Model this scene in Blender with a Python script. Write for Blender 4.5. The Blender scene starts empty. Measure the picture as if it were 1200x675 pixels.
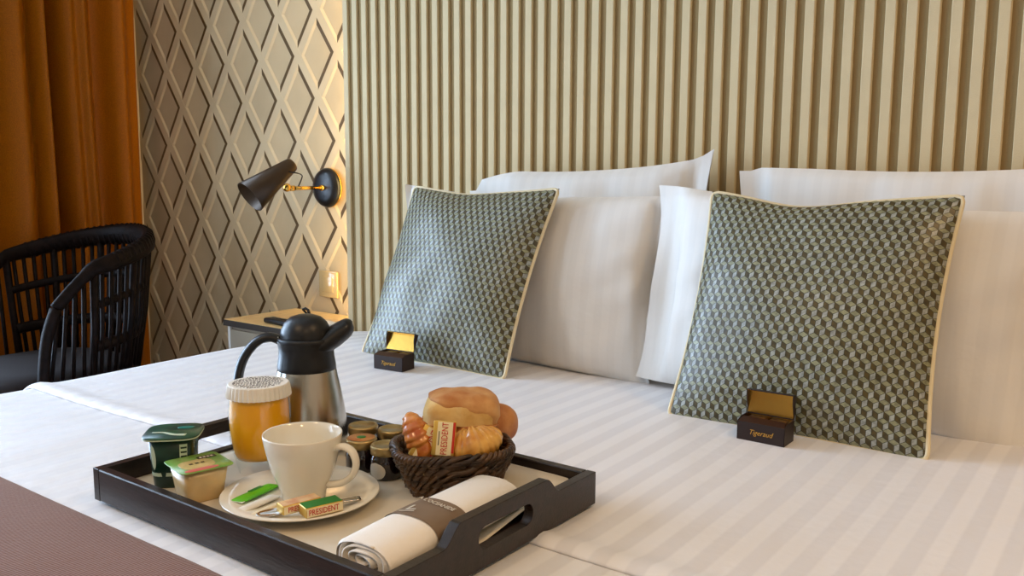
import bpy, bmesh, math, random
from mathutils import Vector, Matrix, noise
import numpy as np
random.seed(7)
PI = math.pi
S = bpy.context.scene
COL = S.collection

# ------------------------------------------------------------------ camera
F, PITCH, ROLL, YAW, H = 1018.34, .1301, .0047, .636, .3876
fw = Vector((-math.sin(YAW)*math.cos(PITCH), math.cos(YAW)*math.cos(PITCH), -math.sin(PITCH)))
rt0 = Vector((math.cos(YAW), math.sin(YAW), 0)); up0 = rt0.cross(fw)
rt = math.cos(ROLL)*rt0 + math.sin(ROLL)*up0
up = -math.sin(ROLL)*rt0 + math.cos(ROLL)*up0
CAM = Vector((0, 0, H))
cd = bpy.data.cameras.new('camera'); cam = bpy.data.objects.new('camera', cd); COL.objects.link(cam)
cd.sensor_width = 36; cd.lens = 36*F/1200; cd.clip_start = .02
m = Matrix((rt, up, -fw)).transposed().to_4x4(); m.translation = CAM
cam.matrix_world = m
S.camera = cam
def ray(px, py): return fw*F + rt*(px-600) + up*(337.5-py)
def at_z(px, py, z=0.):
    d = ray(px, py); return CAM + d*((z-H)/d.z)
def at_y(px, py, Y):
    d = ray(px, py); return CAM + d*(Y/d.y)

# ------------------------------------------------------------------ light
S.view_settings.view_transform = 'Standard'
S.view_settings.look = 'None'
S.view_settings.gamma = 1
S.view_settings.use_curve_mapping = False
S.view_settings.exposure = 0.0
W = bpy.data.worlds.new('world'); S.world = W; W.use_nodes = True
W.node_tree.nodes['Background'].inputs[0].default_value = (.62, .78, 1, 1)
W.node_tree.nodes['Background'].inputs[1].default_value = 1.0
def area(name, loc, target, sx, sy, power, col):
    l = bpy.data.lights.new(name, 'AREA'); l.shape = 'RECTANGLE'; l.size = sx; l.size_y = sy
    l.energy = power; l.color = col
    o = bpy.data.objects.new(name, l); COL.objects.link(o); o.location = loc
    o.rotation_euler = (Vector(target)-Vector(loc)).to_track_quat('-Z', 'Y').to_euler()
    return o
WINDOWS = [(-.20, 1.04, 150), (-1.65, -.75, 55)]      # y range and daylight of the two windows in the left wall
WIN_Z0, WIN_Z1 = -.5, 1.65
WALLX = -2.97
for y0, y1, pw in WINDOWS:
    area('daylight_window', (WALLX-.16, (y0+y1)/2, (WIN_Z0+WIN_Z1)/2), (0, (y0+y1)/2, (WIN_Z0+WIN_Z1)/2), y1-y0, WIN_Z1-WIN_Z0, pw, (.56, .75, 1.0))
CEIL = 2.0
WARM_FILLS = [(.9, .9), (.9, -.7), (-.8, -1.0)]  # unseen ceiling spots, added as warm fill for the bed and pillows
FILL_POWER, FILL_COL = 15, (1, .64, .32)

# ------------------------------------------------------------------ materials
def lin(c):
    return tuple(((x/255/12.92) if x/255 <= .04045 else ((x/255+.055)/1.055)**2.4) for x in c) + (1,)
class N:
    def __init__(s, name):
        s.m = bpy.data.materials.new(name); s.m.use_nodes = True; s.t = s.m.node_tree
        s.b = s.t.nodes['Principled BSDF']; s.out = s.t.nodes['Material Output']
    def n(s, kind, **kw):
        x = s.t.nodes.new(kind)
        for k, v in kw.items():
            if k in x.inputs.keys(): x.inputs[k].default_value = v
            else: setattr(x, k, v)
        return x
    def l(s, a, b): s.t.links.new(a, b)
def mat(name, col, rough=.5, metal=0., var=0., vscale=30., bump=0., bscale=60., coat=0., sheen=0., col2=None, trans=0., ior=1.45, sss=0., spec=.5, stretch=None, coords='Object'):
    k = N(name); b = k.b
    b.inputs['Base Color'].default_value = lin(col); b.inputs['Roughness'].default_value = rough
    b.inputs['Metallic'].default_value = metal; b.inputs['Coat Weight'].default_value = coat
    b.inputs['Sheen Weight'].default_value = sheen; b.inputs['Transmission Weight'].default_value = trans
    b.inputs['IOR'].default_value = ior; b.inputs['Specular IOR Level'].default_value = spec
    if sss:
        b.inputs['Subsurface Weight'].default_value = sss; b.inputs['Subsurface Radius'].default_value = (.02, .012, .005); b.inputs['Subsurface Scale'].default_value = 1
    if var or bump or col2:
        tc = k.n('ShaderNodeTexCoord'); mp = k.n('ShaderNodeMapping'); k.l(tc.outputs[coords], mp.inputs[0])
        if stretch: mp.inputs['Scale'].default_value = stretch
    if var or col2:
        nz = k.n('ShaderNodeTexNoise', Scale=vscale, Detail=5.); k.l(mp.outputs[0], nz.inputs[0])
        r = k.n('ShaderNodeMapRange'); r.inputs[1].default_value = .35; r.inputs[2].default_value = .65; k.l(nz.outputs[0], r.inputs[0])
        mx = k.n('ShaderNodeMix', data_type='RGBA'); k.l(r.outputs[0], mx.inputs[0])
        c1 = col if col2 else tuple(max(0, x*(1-var)) for x in col)
        c2 = col2 if col2 else tuple(min(255, x*(1+var)) for x in col)
        mx.inputs[6].default_value = lin(c1); mx.inputs[7].default_value = lin(c2)
        k.l(mx.outputs[2], b.inputs['Base Color'])
    if bump:
        nz = k.n('ShaderNodeTexNoise', Scale=bscale, Detail=6.); k.l(mp.outputs[0], nz.inputs[0])
        bp = k.n('ShaderNodeBump', Strength=bump, Distance=.002); k.l(nz.outputs[0], bp.inputs['Height']); k.l(bp.outputs[0], b.inputs['Normal'])
    return k.m
def stripe_mat(name, c1, c2, period, r1, r2, bumpscale=900, uvx=0, tint=0.):
    """satin-stripe cotton: stripes along one UV axis (metres)"""
    k = N(name); b = k.b
    tc = k.n('ShaderNodeTexCoord'); sp = k.n('ShaderNodeSeparateXYZ'); k.l(tc.outputs['UV'], sp.inputs[0])
    a = k.n('ShaderNodeMath', operation='MULTIPLY'); k.l(sp.outputs[uvx], a.inputs[0]); a.inputs[1].default_value = 2*PI/period
    s = k.n('ShaderNodeMath', operation='SINE'); k.l(a.outputs[0], s.inputs[0])
    r = k.n('ShaderNodeMapRange', interpolation_type='SMOOTHSTEP'); r.inputs[1].default_value = -.35; r.inputs[2].default_value = .35; k.l(s.outputs[0], r.inputs[0])
    mx = k.n('ShaderNodeMix', data_type='RGBA'); k.l(r.outputs[0], mx.inputs[0]); mx.inputs[6].default_value = lin(c1); mx.inputs[7].default_value = lin(c2)
    k.l(mx.outputs[2], b.inputs['Base Color'])
    rr = k.n('ShaderNodeMapRange'); k.l(r.outputs[0], rr.inputs[0]); rr.inputs[3].default_value = r1; rr.inputs[4].default_value = r2
    k.l(rr.outputs[0], b.inputs['Roughness'])
    nz = k.n('ShaderNodeTexNoise', Scale=14., Detail=4.); k.l(tc.outputs['Object'], nz.inputs[0])
    bp = k.n('ShaderNodeBump', Strength=.25, Distance=.01); k.l(nz.outputs[0], bp.inputs['Height']); k.l(bp.outputs[0], b.inputs['Normal'])
    b.inputs['Sheen Weight'].default_value = .15
    return k.m
def emis(name, col, strength):
    k = N(name); k.b.inputs['Base Color'].default_value = lin(col)
    k.b.inputs['Emission Color'].default_value = lin(col); k.b.inputs['Emission Strength'].default_value = strength
    return k.m
def pane_mat():
    k = N('window_glass'); t = k.n('ShaderNodeBsdfTransparent'); g = k.n('ShaderNodeBsdfGlossy', Roughness=.02)
    mx = k.n('ShaderNodeMixShader'); mx.inputs[0].default_value = .06; k.l(t.outputs[0], mx.inputs[1]); k.l(g.outputs[0], mx.inputs[2]); k.l(mx.outputs[0], k.out.inputs[0])
    return k.m

def thin_glass():
    k = N('clear_glass'); t = k.n('ShaderNodeBsdfTransparent'); t.inputs[0].default_value = (.97, .98, .97, 1); g = k.n('ShaderNodeBsdfGlossy', Roughness=.03)
    lw = k.n('ShaderNodeLayerWeight'); fz = k.n('ShaderNodeMath', operation='POWER'); fz.inputs[1].default_value = 3.5; k.l(lw.outputs['Facing'], fz.inputs[0])
    f2 = k.n('ShaderNodeMath', operation='MULTIPLY_ADD'); f2.inputs[1].default_value = .35; f2.inputs[2].default_value = .03; k.l(fz.outputs[0], f2.inputs[0]); mx = k.n('ShaderNodeMixShader'); k.l(f2.outputs[0], mx.inputs[0]); k.l(t.outputs[0], mx.inputs[1]); k.l(g.outputs[0], mx.inputs[2]); k.l(mx.outputs[0], k.out.inputs[0])
    return k.m
M = {}
M['slat'] = mat('slat_cream_fabric', (213, 193, 152), .75, var=.02, vscale=8, bump=.15, bscale=500)
M['slat_back'] = mat('slat_backing_tan', (152, 128, 86), .85, bump=.2, bscale=500)
M['wp'] = mat('wallpaper_beige', (190, 168, 132), .8, var=.03, vscale=6, bump=.1, bscale=600)
M['wp_batten'] = mat('wallpaper_batten', (200, 179, 143), .75, var=.02, vscale=6, bump=.1, bscale=600)
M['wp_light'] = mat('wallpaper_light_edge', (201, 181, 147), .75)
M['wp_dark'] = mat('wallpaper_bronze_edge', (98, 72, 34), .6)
M['plaster'] = mat('plaster_warm', (206, 190, 165), .9, var=.02, vscale=3)
M['ceil'] = mat('ceiling_white', (225, 218, 205), .9)
M['floor'] = mat('carpet_brown', (92, 70, 52), .95, var=.2, vscale=90, bump=.5, bscale=300)
M['white_paint'] = mat('white_paint', (228, 226, 220), .4)
M['duvet'] = stripe_mat('satin_stripe_cotton', (224, 224, 227), (236, 236, 238), .042, .62, .42)
M['sheet'] = stripe_mat('satin_stripe_sheet', (224, 223, 226), (236, 235, 237), .042, .62, .42)
M['pillow'] = stripe_mat('pillow_cotton', (227, 223, 217), (230, 226, 220), .03, .62, .58)
M['runner'] = None
M['tray'] = mat('tray_dark_wood', (34, 24, 20), .30, var=.25, vscale=18, bump=.12, bscale=60, stretch=(1, 6, 6), spec=.6)
M['liner'] = mat('tray_paper_liner', (214, 205, 186), .7, var=.01, vscale=12)
M['porcelain'] = mat('white_porcelain', (236, 230, 214), .12, coat=.4)
M['black_plastic'] = mat('black_plastic', (18, 19, 22), .38, bump=.05, bscale=400)
M['black_metal'] = mat('black_lacquer', (16, 14, 13), .35, spec=.5)
M['bronze'] = mat('dark_bronze_lacquer', (66, 48, 28), .38, metal=.3)
M['brass'] = mat('polished_brass', (232, 186, 92), .2, metal=1)
M['gold'] = mat('gold_foil', (226, 176, 84), .25, metal=1, bump=.1, bscale=80)
M['lidgold'] = mat('jar_lid_gold', (176, 152, 104), .34, metal=.9)
M['jam'] = mat('dark_jam_glass', (24, 10, 12), .08, coat=1)
M['juice'] = mat('orange_juice', (255, 178, 10), .35)
M['glass'] = thin_glass()
M['paper'] = mat('white_paper', (232, 228, 218), .8)
M['green_plastic'] = mat('dark_green_plastic', (13, 47, 36), .3, var=.2, vscale=40)
M['green_lid'] = mat('green_foil_lid', (12, 38, 28), .3, col2=(36, 88, 60), vscale=35)
M['teal'] = mat('teal_print', (20, 120, 110), .35)
M['pale_green'] = mat('pale_green_print', (196, 214, 190), .4)
M['compote'] = mat('compote_plastic', (206, 176, 124), .25, var=.06, vscale=25, sss=.15)
M['film_green'] = mat('film_green', (104, 160, 58), .35, col2=(150, 176, 90), vscale=50)
M['film_beige'] = mat('film_beige', (216, 190, 130), .35, col2=(190, 176, 110), vscale=60)
M['film_pink'] = mat('film_pink', (214, 110, 100), .35)
M['film_brown'] = mat('film_brown', (50, 26, 16), .35)
M['sugar_green'] = mat('sugar_green', (98, 190, 22), .4)
M['cream'] = mat('cream_paper', (226, 212, 176), .6)
M['steel'] = mat('brushed_steel', (190, 184, 172), .2, metal=1, bump=.06, bscale=40, stretch=(1, 1, 60))
M['spoon'] = mat('spoon_steel', (188, 180, 166), .18, metal=1)
M['butter_gold'] = mat('butter_foil', (214, 176, 84), .35, metal=.4)
M['butter_cream'] = mat('butter_cream', (240, 226, 182), .45)
M['butter_red'] = mat('print_red', (198, 44, 24), .5)
M['butter_green'] = mat('print_green', (34, 120, 40), .5)
M['butter_pink'] = mat('foil_pinkish', (206, 150, 112), .4, col2=(226, 196, 150), vscale=80)
M['wicker'] = mat('dark_wicker', (88, 62, 38), .33, col2=(40, 26, 15), vscale=60)
M['wicker_pale'] = mat('pale_stake', (150, 128, 92), .6)
M['crust'] = mat('bread_crust', (178, 112, 56), .7, col2=(212, 164, 106), vscale=28, bump=.6, bscale=90)
M['crust_dark'] = mat('bread_crust_brown', (166, 98, 46), .6, col2=(202, 142, 84), vscale=35, bump=.4, bscale=90)
M['crumb'] = mat('bread_flour', (228, 200, 140), .85, col2=(214, 174, 104), vscale=40, bump=.7, bscale=120)
M['croissant'] = mat('croissant_gold', (196, 126, 42), .42, col2=(230, 180, 92), vscale=45, bump=.4, bscale=120, coat=.3)
M['croissant2'] = mat('croissant_shiny', (176, 84, 24), .25, col2=(228, 160, 80), vscale=50, bump=.4, bscale=90, coat=.6)
M['napkin'] = mat('napkin_cloth', (236, 230, 220), .85, bump=.15, bscale=300)
M['band'] = mat('taupe_card', (124, 104, 84), .6)
M['print_white'] = mat('print_white', (214, 206, 190), .6)
M['choc_card'] = mat('chocolate_card', (38, 22, 18), .45)
M['choc'] = mat('chocolate', (52, 26, 14), .35)
M['piping'] = mat('champagne_piping', (228, 212, 172), .4, sheen=.2)
M['cube_a'] = mat('jacquard_silver_blue', (146, 150, 145), .38, spec=.7, var=.14, vscale=160)
M['cube_b'] = mat('jacquard_silver_green', (132, 133, 102), .40, spec=.7, var=.14, vscale=160)
M['cube_c'] = mat('jacquard_olive', (68, 56, 18), .40, spec=.6, var=.2, vscale=140)
M['cube_line'] = mat('jacquard_dark_line', (58, 58, 42), .6)
M['cushion_back'] = mat('cushion_back_linen', (110, 98, 76), .8)
M['curtain'] = mat('copper_curtain', (158, 90, 6), .42, var=.10, vscale=400, bump=.25, bscale=700, spec=.25)
M['rattan'] = mat('dark_rattan', (22, 14, 11), .5, var=.3, vscale=60, spec=.1)
M['seat_cushion'] = mat('dark_plum_cushion', (26, 17, 15), .9, bump=.2, bscale=300)
M['oak'] = mat('pale_oak_top', (226, 192, 132), .45, var=.05, vscale=14, stretch=(8, 1, 1))
M['dark_edge'] = mat('dark_edge_band', (52, 40, 28), .5)
M['ns_body'] = mat('nightstand_greige', (158, 146, 126), .6)
M['led'] = emis('led_strip_diffuser', (255, 206, 120), 12)
M['fill_disc'] = emis('fill_light_disc', (255, 214, 160), 6)  # glowing face of the added fill lights
M['mattress'] = mat('mattress_ticking', (214, 208, 200), .9)
M['bed_base'] = mat('bed_base_fabric', (88, 72, 60), .9)
M['switch'] = mat('switch_plate', (206, 178, 126), .1, coat=1)
M['ink'] = mat('ink_grey', (74, 66, 66), .7)
M['leather'] = mat('black_leather', (22, 19, 18), .45)
M['pane'] = pane_mat()
def runner_mat():
    k = N('brown_rep_weave'); b = k.b; b.inputs['Roughness'].default_value = .85; b.inputs['Sheen Weight'].default_value = .3
    tc = k.n('ShaderNodeTexCoord'); mp = k.n('ShaderNodeMapping'); k.l(tc.outputs['UV'], mp.inputs[0]); mp.inputs['Rotation'].default_value = (0, 0, .25)
    w = k.n('ShaderNodeTexWave', Scale=95., Distortion=1.2, Detail=2.); w.inputs['Detail Scale'].default_value = 3; k.l(mp.outputs[0], w.inputs[0])
    mx = k.n('ShaderNodeMix', data_type='RGBA'); k.l(w.outputs[0], mx.inputs[0]); mx.inputs[6].default_value = lin((92, 54, 40)); mx.inputs[7].default_value = lin((140, 91, 70))
    k.l(mx.outputs[2], b.inputs['Base Color'])
    bp = k.n('ShaderNodeBump', Strength=.5, Distance=.002); k.l(w.outputs[0], bp.inputs['Height']); k.l(bp.outputs[0], b.inputs['Normal'])
    return k.m
M['runner'] = runner_mat()

# ------------------------------------------------------------------ builders
def obj(name, bm, mt, parent=None, smooth=True, loc=None, rot=None):
    me = bpy.data.meshes.new(name); bm.normal_update(); bm.to_mesh(me); bm.free()
    for x in (mt if isinstance(mt, (list, tuple)) else [mt]): me.materials.append(M[x] if isinstance(x, str) else x)
    for p in me.polygons: p.use_smooth = smooth
    o = bpy.data.objects.new(name, me); COL.objects.link(o)
    if parent: o.parent = parent
    if loc is not None: o.location = loc
    if rot is not None: o.rotation_euler = rot
    return o
def tag(o, label, cat=None, group=None, kind=None):
    o['label'] = label
    if cat: o['category'] = cat
    if group: o['group'] = group
    if kind: o['kind'] = kind
    return o
def thing(name, loc, label, cat, rotz=0, group=None):
    o = bpy.data.objects.new(name, None); COL.objects.link(o); o.empty_display_size = .05
    o.location = loc; o.rotation_euler = (0, 0, rotz)
    return tag(o, label, cat, group)
def dup(o, parent=None):
    c = o.copy(); COL.objects.link(c); c.parent = parent
    for ch in o.children: dup(ch, c)
    return c
def box(bm, x0, x1, y0, y1, z0, z1, bev=0., seg=2):
    r = bmesh.ops.create_cube(bm, size=1)
    for v in r['verts']: v.co = Vector(((x0+x1)/2+v.co.x*(x1-x0), (y0+y1)/2+v.co.y*(y1-y0), (z0+z1)/2+v.co.z*(z1-z0)))
    if bev:
        es = list({e for v in r['verts'] for e in v.link_edges})
        bmesh.ops.bevel(bm, geom=es, offset=bev, segments=seg, profile=.5, affect='EDGES')
    return bm
def bx(*a, **k): return box(bmesh.new(), *a, **k)
def lathe(prof, n=40, cap0=True, cap1=True, bm=None, c=(0, 0, 0)):
    bm = bm or bmesh.new(); rings = []
    for r, z in prof:
        if r < 1e-6: rings.append([bm.verts.new((c[0], c[1], c[2]+z))])
        else: rings.append([bm.verts.new((c[0]+r*math.cos(2*PI*i/n), c[1]+r*math.sin(2*PI*i/n), c[2]+z)) for i in range(n)])
    for a, b in zip(rings, rings[1:]):
        for i in range(n):
            j = (i+1) % n
            if len(a) == 1: bm.faces.new((a[0], b[j], b[i]))
            elif len(b) == 1: bm.faces.new((a[i], a[j], b[0]))
            else: bm.faces.new((a[i], a[j], b[j], b[i]))
    if cap0 and len(rings[0]) > 1: bm.faces.new(rings[0][::-1])
    if cap1 and len(rings[-1]) > 1: bm.faces.new(rings[-1])
    return bm
def tube(pts, rad, n=8, bm=None, closed=False, flat=None):
    """tube along points; rad number or list; flat = (a,b) scales the section"""
    bm = bm or bmesh.new(); P = [Vector(p) for p in pts]; k = len(P)
    R = rad if isinstance(rad, (list, tuple)) else [rad]*k
    rings = []; ref = None
    for i, p in enumerate(P):
        if closed: t = (P[(i+1) % k]-P[i-1])
        else: t = P[min(i+1, k-1)]-P[max(i-1, 0)]
        t.normalize()
        if ref is None:
            ref = Vector((0, 0, 1)) if abs(t.z) < .9 else Vector((1, 0, 0))
        a = (ref - t*ref.dot(t)); a.normalize(); b = t.cross(a); ref = a
        fa, fb = flat or (1, 1)
        rings.append([bm.verts.new(p + R[i]*(fa*math.cos(2*PI*j/n)*a + fb*math.sin(2*PI*j/n)*b)) for j in range(n)])
    for i in range(k if closed else k-1):
        A, B = rings[i], rings[(i+1) % k]
        for j in range(n): bm.faces.new((A[j], A[(j+1) % n], B[(j+1) % n], B[j]))
    if not closed: bm.faces.new(rings[0][::-1]); bm.faces.new(rings[-1])
    return bm
def bez(pts, n=24):
    """Catmull-Rom through points"""
    P = [Vector(p) for p in pts]; P = [2*P[0]-P[1]] + P + [2*P[-1]-P[-2]]; out = []
    segs = len(P)-3
    for s in range(segs):
        a, b, c, d = P[s:s+4]
        for i in range(n):
            t = i/n
            out.append(.5*((2*b)+(c-a)*t+(2*a-5*b+4*c-d)*t*t+(3*b-a-3*c+d)*t**3))
    out.append(P[-2]); return out
def loft(sections, cap=True, bm=None):
    bm = bm or bmesh.new(); rs = [[bm.verts.new(p) for p in s] for s in sections]; n = len(rs[0])
    for a, b in zip(rs, rs[1:]):
        for i in range(n): bm.faces.new((a[i], a[(i+1) % n], b[(i+1) % n], b[i]))
    if cap: bm.faces.new(rs[0][::-1]); bm.faces.new(rs[-1])
    return bm
def supell(a, b, z, e=4., n=40, ox=0, oy=0):
    out = []
    for i in range(n):
        t = 2*PI*i/n; c, s = math.cos(t), math.sin(t)
        out.append((ox+a*math.copysign(abs(c)**(2/e), c), oy+b*math.copysign(abs(s)**(2/e), s), z))
    return out
def poly(pts, thick=0., axis=(0, 0, 1)):
    bm = bmesh.new(); f = bm.faces.new([bm.verts.new(p) for p in pts])
    if thick:
        r = bmesh.ops.extrude_face_region(bm, geom=[f]); 
        for v in [g for g in r['geom'] if isinstance(g, bmesh.types.BMVert)]: v.co += Vector(axis)*thick
        bmesh.ops.recalc_face_normals(bm, faces=bm.faces[:])
    return bm
def text(name, s, size, mt, parent, mw, shear=0., extrude=.0002, sx=1.):
    c = bpy.data.curves.new(name, 'FONT'); c.body = s; c.size = size; c.align_x = 'CENTER'; c.align_y = 'CENTER'
    c.shear = shear; c.extrude = extrude; c.resolution_u = 2
    t = bpy.data.objects.new(name+'_tmp', c); COL.objects.link(t)
    dg = bpy.context.evaluated_depsgraph_get(); me = bpy.data.meshes.new_from_object(t.evaluated_get(dg))
    bpy.data.objects.remove(t); bpy.data.curves.remove(c)
    me.materials.clear(); me.materials.append(M[mt]); me.name = name
    if sx != 1: 
        for v in me.vertices: v.co.x *= sx
    o = bpy.data.objects.new(name, me); COL.objects.link(o); o.parent = parent; o.matrix_local = mw
    return o
def rotm(loc, rx=0, ry=0, rz=0):
    return Matrix.Translation(loc) @ Matrix.Rotation(rz, 4, 'Z') @ Matrix.Rotation(ry, 4, 'Y') @ Matrix.Rotation(rx, 4, 'X')

# ------------------------------------------------------------------ room shell
FLOOR = -.60
WALLY = 1.76      # back wall
HBY = 1.66        # headboard front
XR, YF = 1.9, -2.6
def struct(name, bm, mt, label, cat, smooth=False):
    return tag(obj(name, bm, mt, smooth=smooth), label, cat, kind='structure')
struct('floor', bx(WALLX, XR, YF, WALLY+.02, FLOOR-.05, FLOOR), 'floor', 'brown carpet floor of the bedroom', 'floor')
struct('ceiling', bx(WALLX-.1, XR+.1, YF-.1, WALLY+.12, CEIL, CEIL+.06), 'ceil', 'white ceiling above the bed', 'ceiling')
wl = bmesh.new()
cuts = [YF] + [v for y0, y1, _ in sorted(WINDOWS) for v in (y0, y1)] + [WALLY+.1]
for i in range(0, len(cuts), 2): box(wl, WALLX-.12, WALLX, cuts[i], cuts[i+1], FLOOR, CEIL)
for y0, y1, _ in WINDOWS:
    box(wl, WALLX-.12, WALLX, y0, y1, FLOOR, WIN_Z0); box(wl, WALLX-.12, WALLX, y0, y1, WIN_Z1, CEIL)
struct('wall_left', wl, 'plaster', 'plain warm plaster window wall behind the copper curtain', 'wall')
struct('wall_right', bx(XR, XR+.1, YF, WALLY+.1, FLOOR, CEIL), 'plaster', 'plain warm plaster side wall', 'wall')
struct('wall_front', bx(WALLX, XR, YF-.1, YF, FLOOR, CEIL), 'plaster', 'plain warm plaster wall at the foot of the bed', 'wall')
for wi, (wy0, wy1, _) in enumerate(WINDOWS):
    wn = tag(bpy.data.objects.new('window_%d' % (wi+1), None), ['tall white framed window beside the copper curtain', 'tall white framed window nearest the foot of the bed'][wi], 'window', kind='structure'); COL.objects.link(wn)
    wn.location = (WALLX, (wy0+wy1)/2, WIN_Z0)
    hw = (wy1-wy0)/2; wh = WIN_Z1-WIN_Z0
    fr = bmesh.new()
    for y in (-hw+.03, 0, hw-.03): box(fr, -.08, -.03, y-.03, y+.03, 0, wh)
    for z in (.03, wh*.72, wh-.03): box(fr, -.08, -.03, -hw, hw, z-.03, z+.03)
    obj('window_frame', fr, 'white_paint', wn, smooth=False)
    for y0, y1 in ((-hw+.06, -.03), (.03, hw-.06)):
        for z0, z1 in ((.06, wh*.72-.03), (wh*.72+.03, wh-.06)):
            obj('pane', bx(-.058, -.054, y0, y1, z0, z1), 'pane', wn, smooth=False)

# back wall with the diamond relief
wb = struct('wall_back', bx(WALLX, XR, WALLY+.004, WALLY+.1, FLOOR, CEIL), 'wp', 'beige wall with a raised diamond trellis pattern behind the wall lamp', 'wall')
k = WALLY/1.70
DX, DZ = .082947*k, .121786*k
B0 = Vector((-2.61947*k, WALLY, H+(.84434-H)*k))
X0w, X1w = WALLX, -1.66
BW = .030*k/2            # half of the batten's horizontal width
def clip(bm):
    for co, no in (((X0w, 0, 0), (-1, 0, 0)), ((X1w, 0, 0), (1, 0, 0)), ((0, 0, FLOOR), (0, 0, -1)), ((0, 0, CEIL), (0, 0, 1))):
        bmesh.ops.bisect_plane(bm, geom=bm.verts[:]+bm.edges[:]+bm.faces[:], plane_co=co, plane_no=no, clear_outer=True)
    return len(bm.faces) > 0
Yf, Yb = WALLY-.0025, WALLY+.0005
def diamond(cx, cz):
    bm = bmesh.new(); hx = DX-BW; hz = hx*DZ/DX
    def D(l, r, tz, y):     # left, top, right, bottom
        return [bm.verts.new((cx-l, y, cz)), bm.verts.new((cx+(r-l)/2*0, y, cz+tz)), bm.verts.new((cx+r, y, cz)), bm.verts.new((cx, y, cz-tz))]
    o = D(hx, hx, hz, Yf)
    e, d = .010, .0175
    # inner diamond: sides shifted by e on the left, d on the right
    il, ir = hx-e, hx-d
    s = DZ/DX
    xc = (d-e)/2*-1
    half = (il+ir)/2; mid = (ir-il)/2
    i = [bm.verts.new((cx-il, Yb, cz)), bm.verts.new((cx+mid, Yb, cz+half*s)), bm.verts.new((cx+ir, Yb, cz)), bm.verts.new((cx+mid, Yb, cz-half*s))]
    fs = []
    for a in range(4):
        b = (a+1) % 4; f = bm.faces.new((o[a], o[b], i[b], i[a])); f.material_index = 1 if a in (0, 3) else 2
    bm.faces.new(i)
    return bm
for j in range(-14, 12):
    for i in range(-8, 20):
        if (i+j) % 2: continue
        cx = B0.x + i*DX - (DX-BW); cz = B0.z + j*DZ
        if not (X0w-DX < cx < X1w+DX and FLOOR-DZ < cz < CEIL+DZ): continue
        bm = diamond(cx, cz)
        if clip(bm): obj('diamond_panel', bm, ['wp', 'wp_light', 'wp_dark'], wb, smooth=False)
        else: bm.free()
for sgn in (1, -1):
    for q in range(-40, 50):
        # batten centre lines: through cell borders
        x0 = B0.x + BW + (2*q)*DX if True else 0
        pts = []
        zt, zb = CEIL+.3, FLOOR-.3
        xt = x0 + sgn*(zt-B0.z)*DX/DZ; xb = x0 + sgn*(zb-B0.z)*DX/DZ
        y = Yf + (.0003 if sgn > 0 else 0)
        if max(xt, xb) < X0w-.1 or min(xt, xb) > X1w+.1: continue
        bm = bmesh.new()
        for yy in (y, WALLY+.004):
            pts.append([bm.verts.new(p) for p in ((xb-BW, yy, zb), (xb+BW, yy, zb), (xt+BW, yy, zt), (xt-BW, yy, zt))])
        a, b = pts
        bm.faces.new(a); bm.faces.new(b[::-1])
        for e in range(4): bm.faces.new((a[e], b[e], b[(e+1) % 4], a[(e+1) % 4]))
        bmesh.ops.recalc_face_normals(bm, faces=bm.faces[:])
        if clip(bm): obj('batten', bm, 'wp_batten', wb, smooth=False)
        else: bm.free()

# ------------------------------------------------------------------ headboard
SP = .03547; SX0 = -1.7950
NS = 57
hbR = SX0 + NS*SP
hb = thing('headboard', (0, WALLY, FLOOR), 'floor-to-ceiling cream headboard panel of narrow vertical slats', 'headboard')
def L(z): return z-FLOOR
HT = CEIL-.02-FLOOR
obj('backing_panel', bx(SX0+.004, hbR, HBY+.0065-WALLY, HBY+.024-WALLY, .0, HT), 'slat_back', hb, smooth=False)
obj('carcass', bx(SX0+.14, hbR, HBY+.024-WALLY, -.008, 0, HT), 'slat_back', hb, smooth=False)
led = obj('led_strip', bx(SX0+.132, SX0+.139, HBY+.045-WALLY, HBY+.057-WALLY, .1, HT-.05), 'led', hb, smooth=False)
def slat_bm(w):
    bm = bmesh.new(); d = .0065; r = .0022
    prof = [(0, 0), (0, -d+.0008), (.0008, -d), (w-r, -d), (w-r*.4, -d+r*.35), (w, -d+r*1.2), (w, 0)]
    lo = [bm.verts.new((x, y, 0)) for x, y in prof]; hi = [bm.verts.new((x, y, HT)) for x, y in prof]
    for i in range(len(prof)-1): bm.faces.new((lo[i], lo[i+1], hi[i+1], hi[i]))
    bm.faces.new(hi); bm.faces.new(lo[::-1])
    return bm
s0 = obj('slat', slat_bm(SP*.53), 'slat', hb, smooth=False, loc=(SX0, HBY+.0065-WALLY, 0))
for i in range(1, NS):
    c = s0.copy(); COL.objects.link(c); c.parent = hb; c.location = (SX0+i*SP, HBY+.0065-WALLY, 0)
ll = area('led_light', (SX0+.085, HBY+.028, .70), (SX0-.02, WALLY, .70), .02, 2.4, 9.0, (1, .74, .34))
ll.data.spread = 2.2

# ------------------------------------------------------------------ added warm fill lights, in invented ceiling fittings
for i, (x, y) in enumerate(WARM_FILLS):
    t = thing('added_fill_light', (x, y, CEIL-.012), 'added warm fill light in a small round ceiling fitting ' + ['beside the right wall near the bed head', 'beside the right wall near the bed foot', 'over the foot of the bed'][i], 'ceiling light', group='added fill lights')
    obj('ring', lathe([(.062, .012), (.062, .004), (.056, 0), (.048, .003), (.048, .012)], 32, False, False), 'white_paint', t)
    obj('diffuser', lathe([(.0, .006), (.048, .006), (.048, .010)], 32, False, True), 'fill_disc', t)
    l = bpy.data.lights.new('added_fill_lamp', 'SPOT'); l.energy = FILL_POWER*4; l.color = FILL_COL; l.spot_size = 2.6; l.spot_blend = .8; l.shadow_soft_size = .15
    o = bpy.data.objects.new('added_fill_lamp', l); COL.objects.link(o); o.location = (x, y, CEIL-.05)

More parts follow.
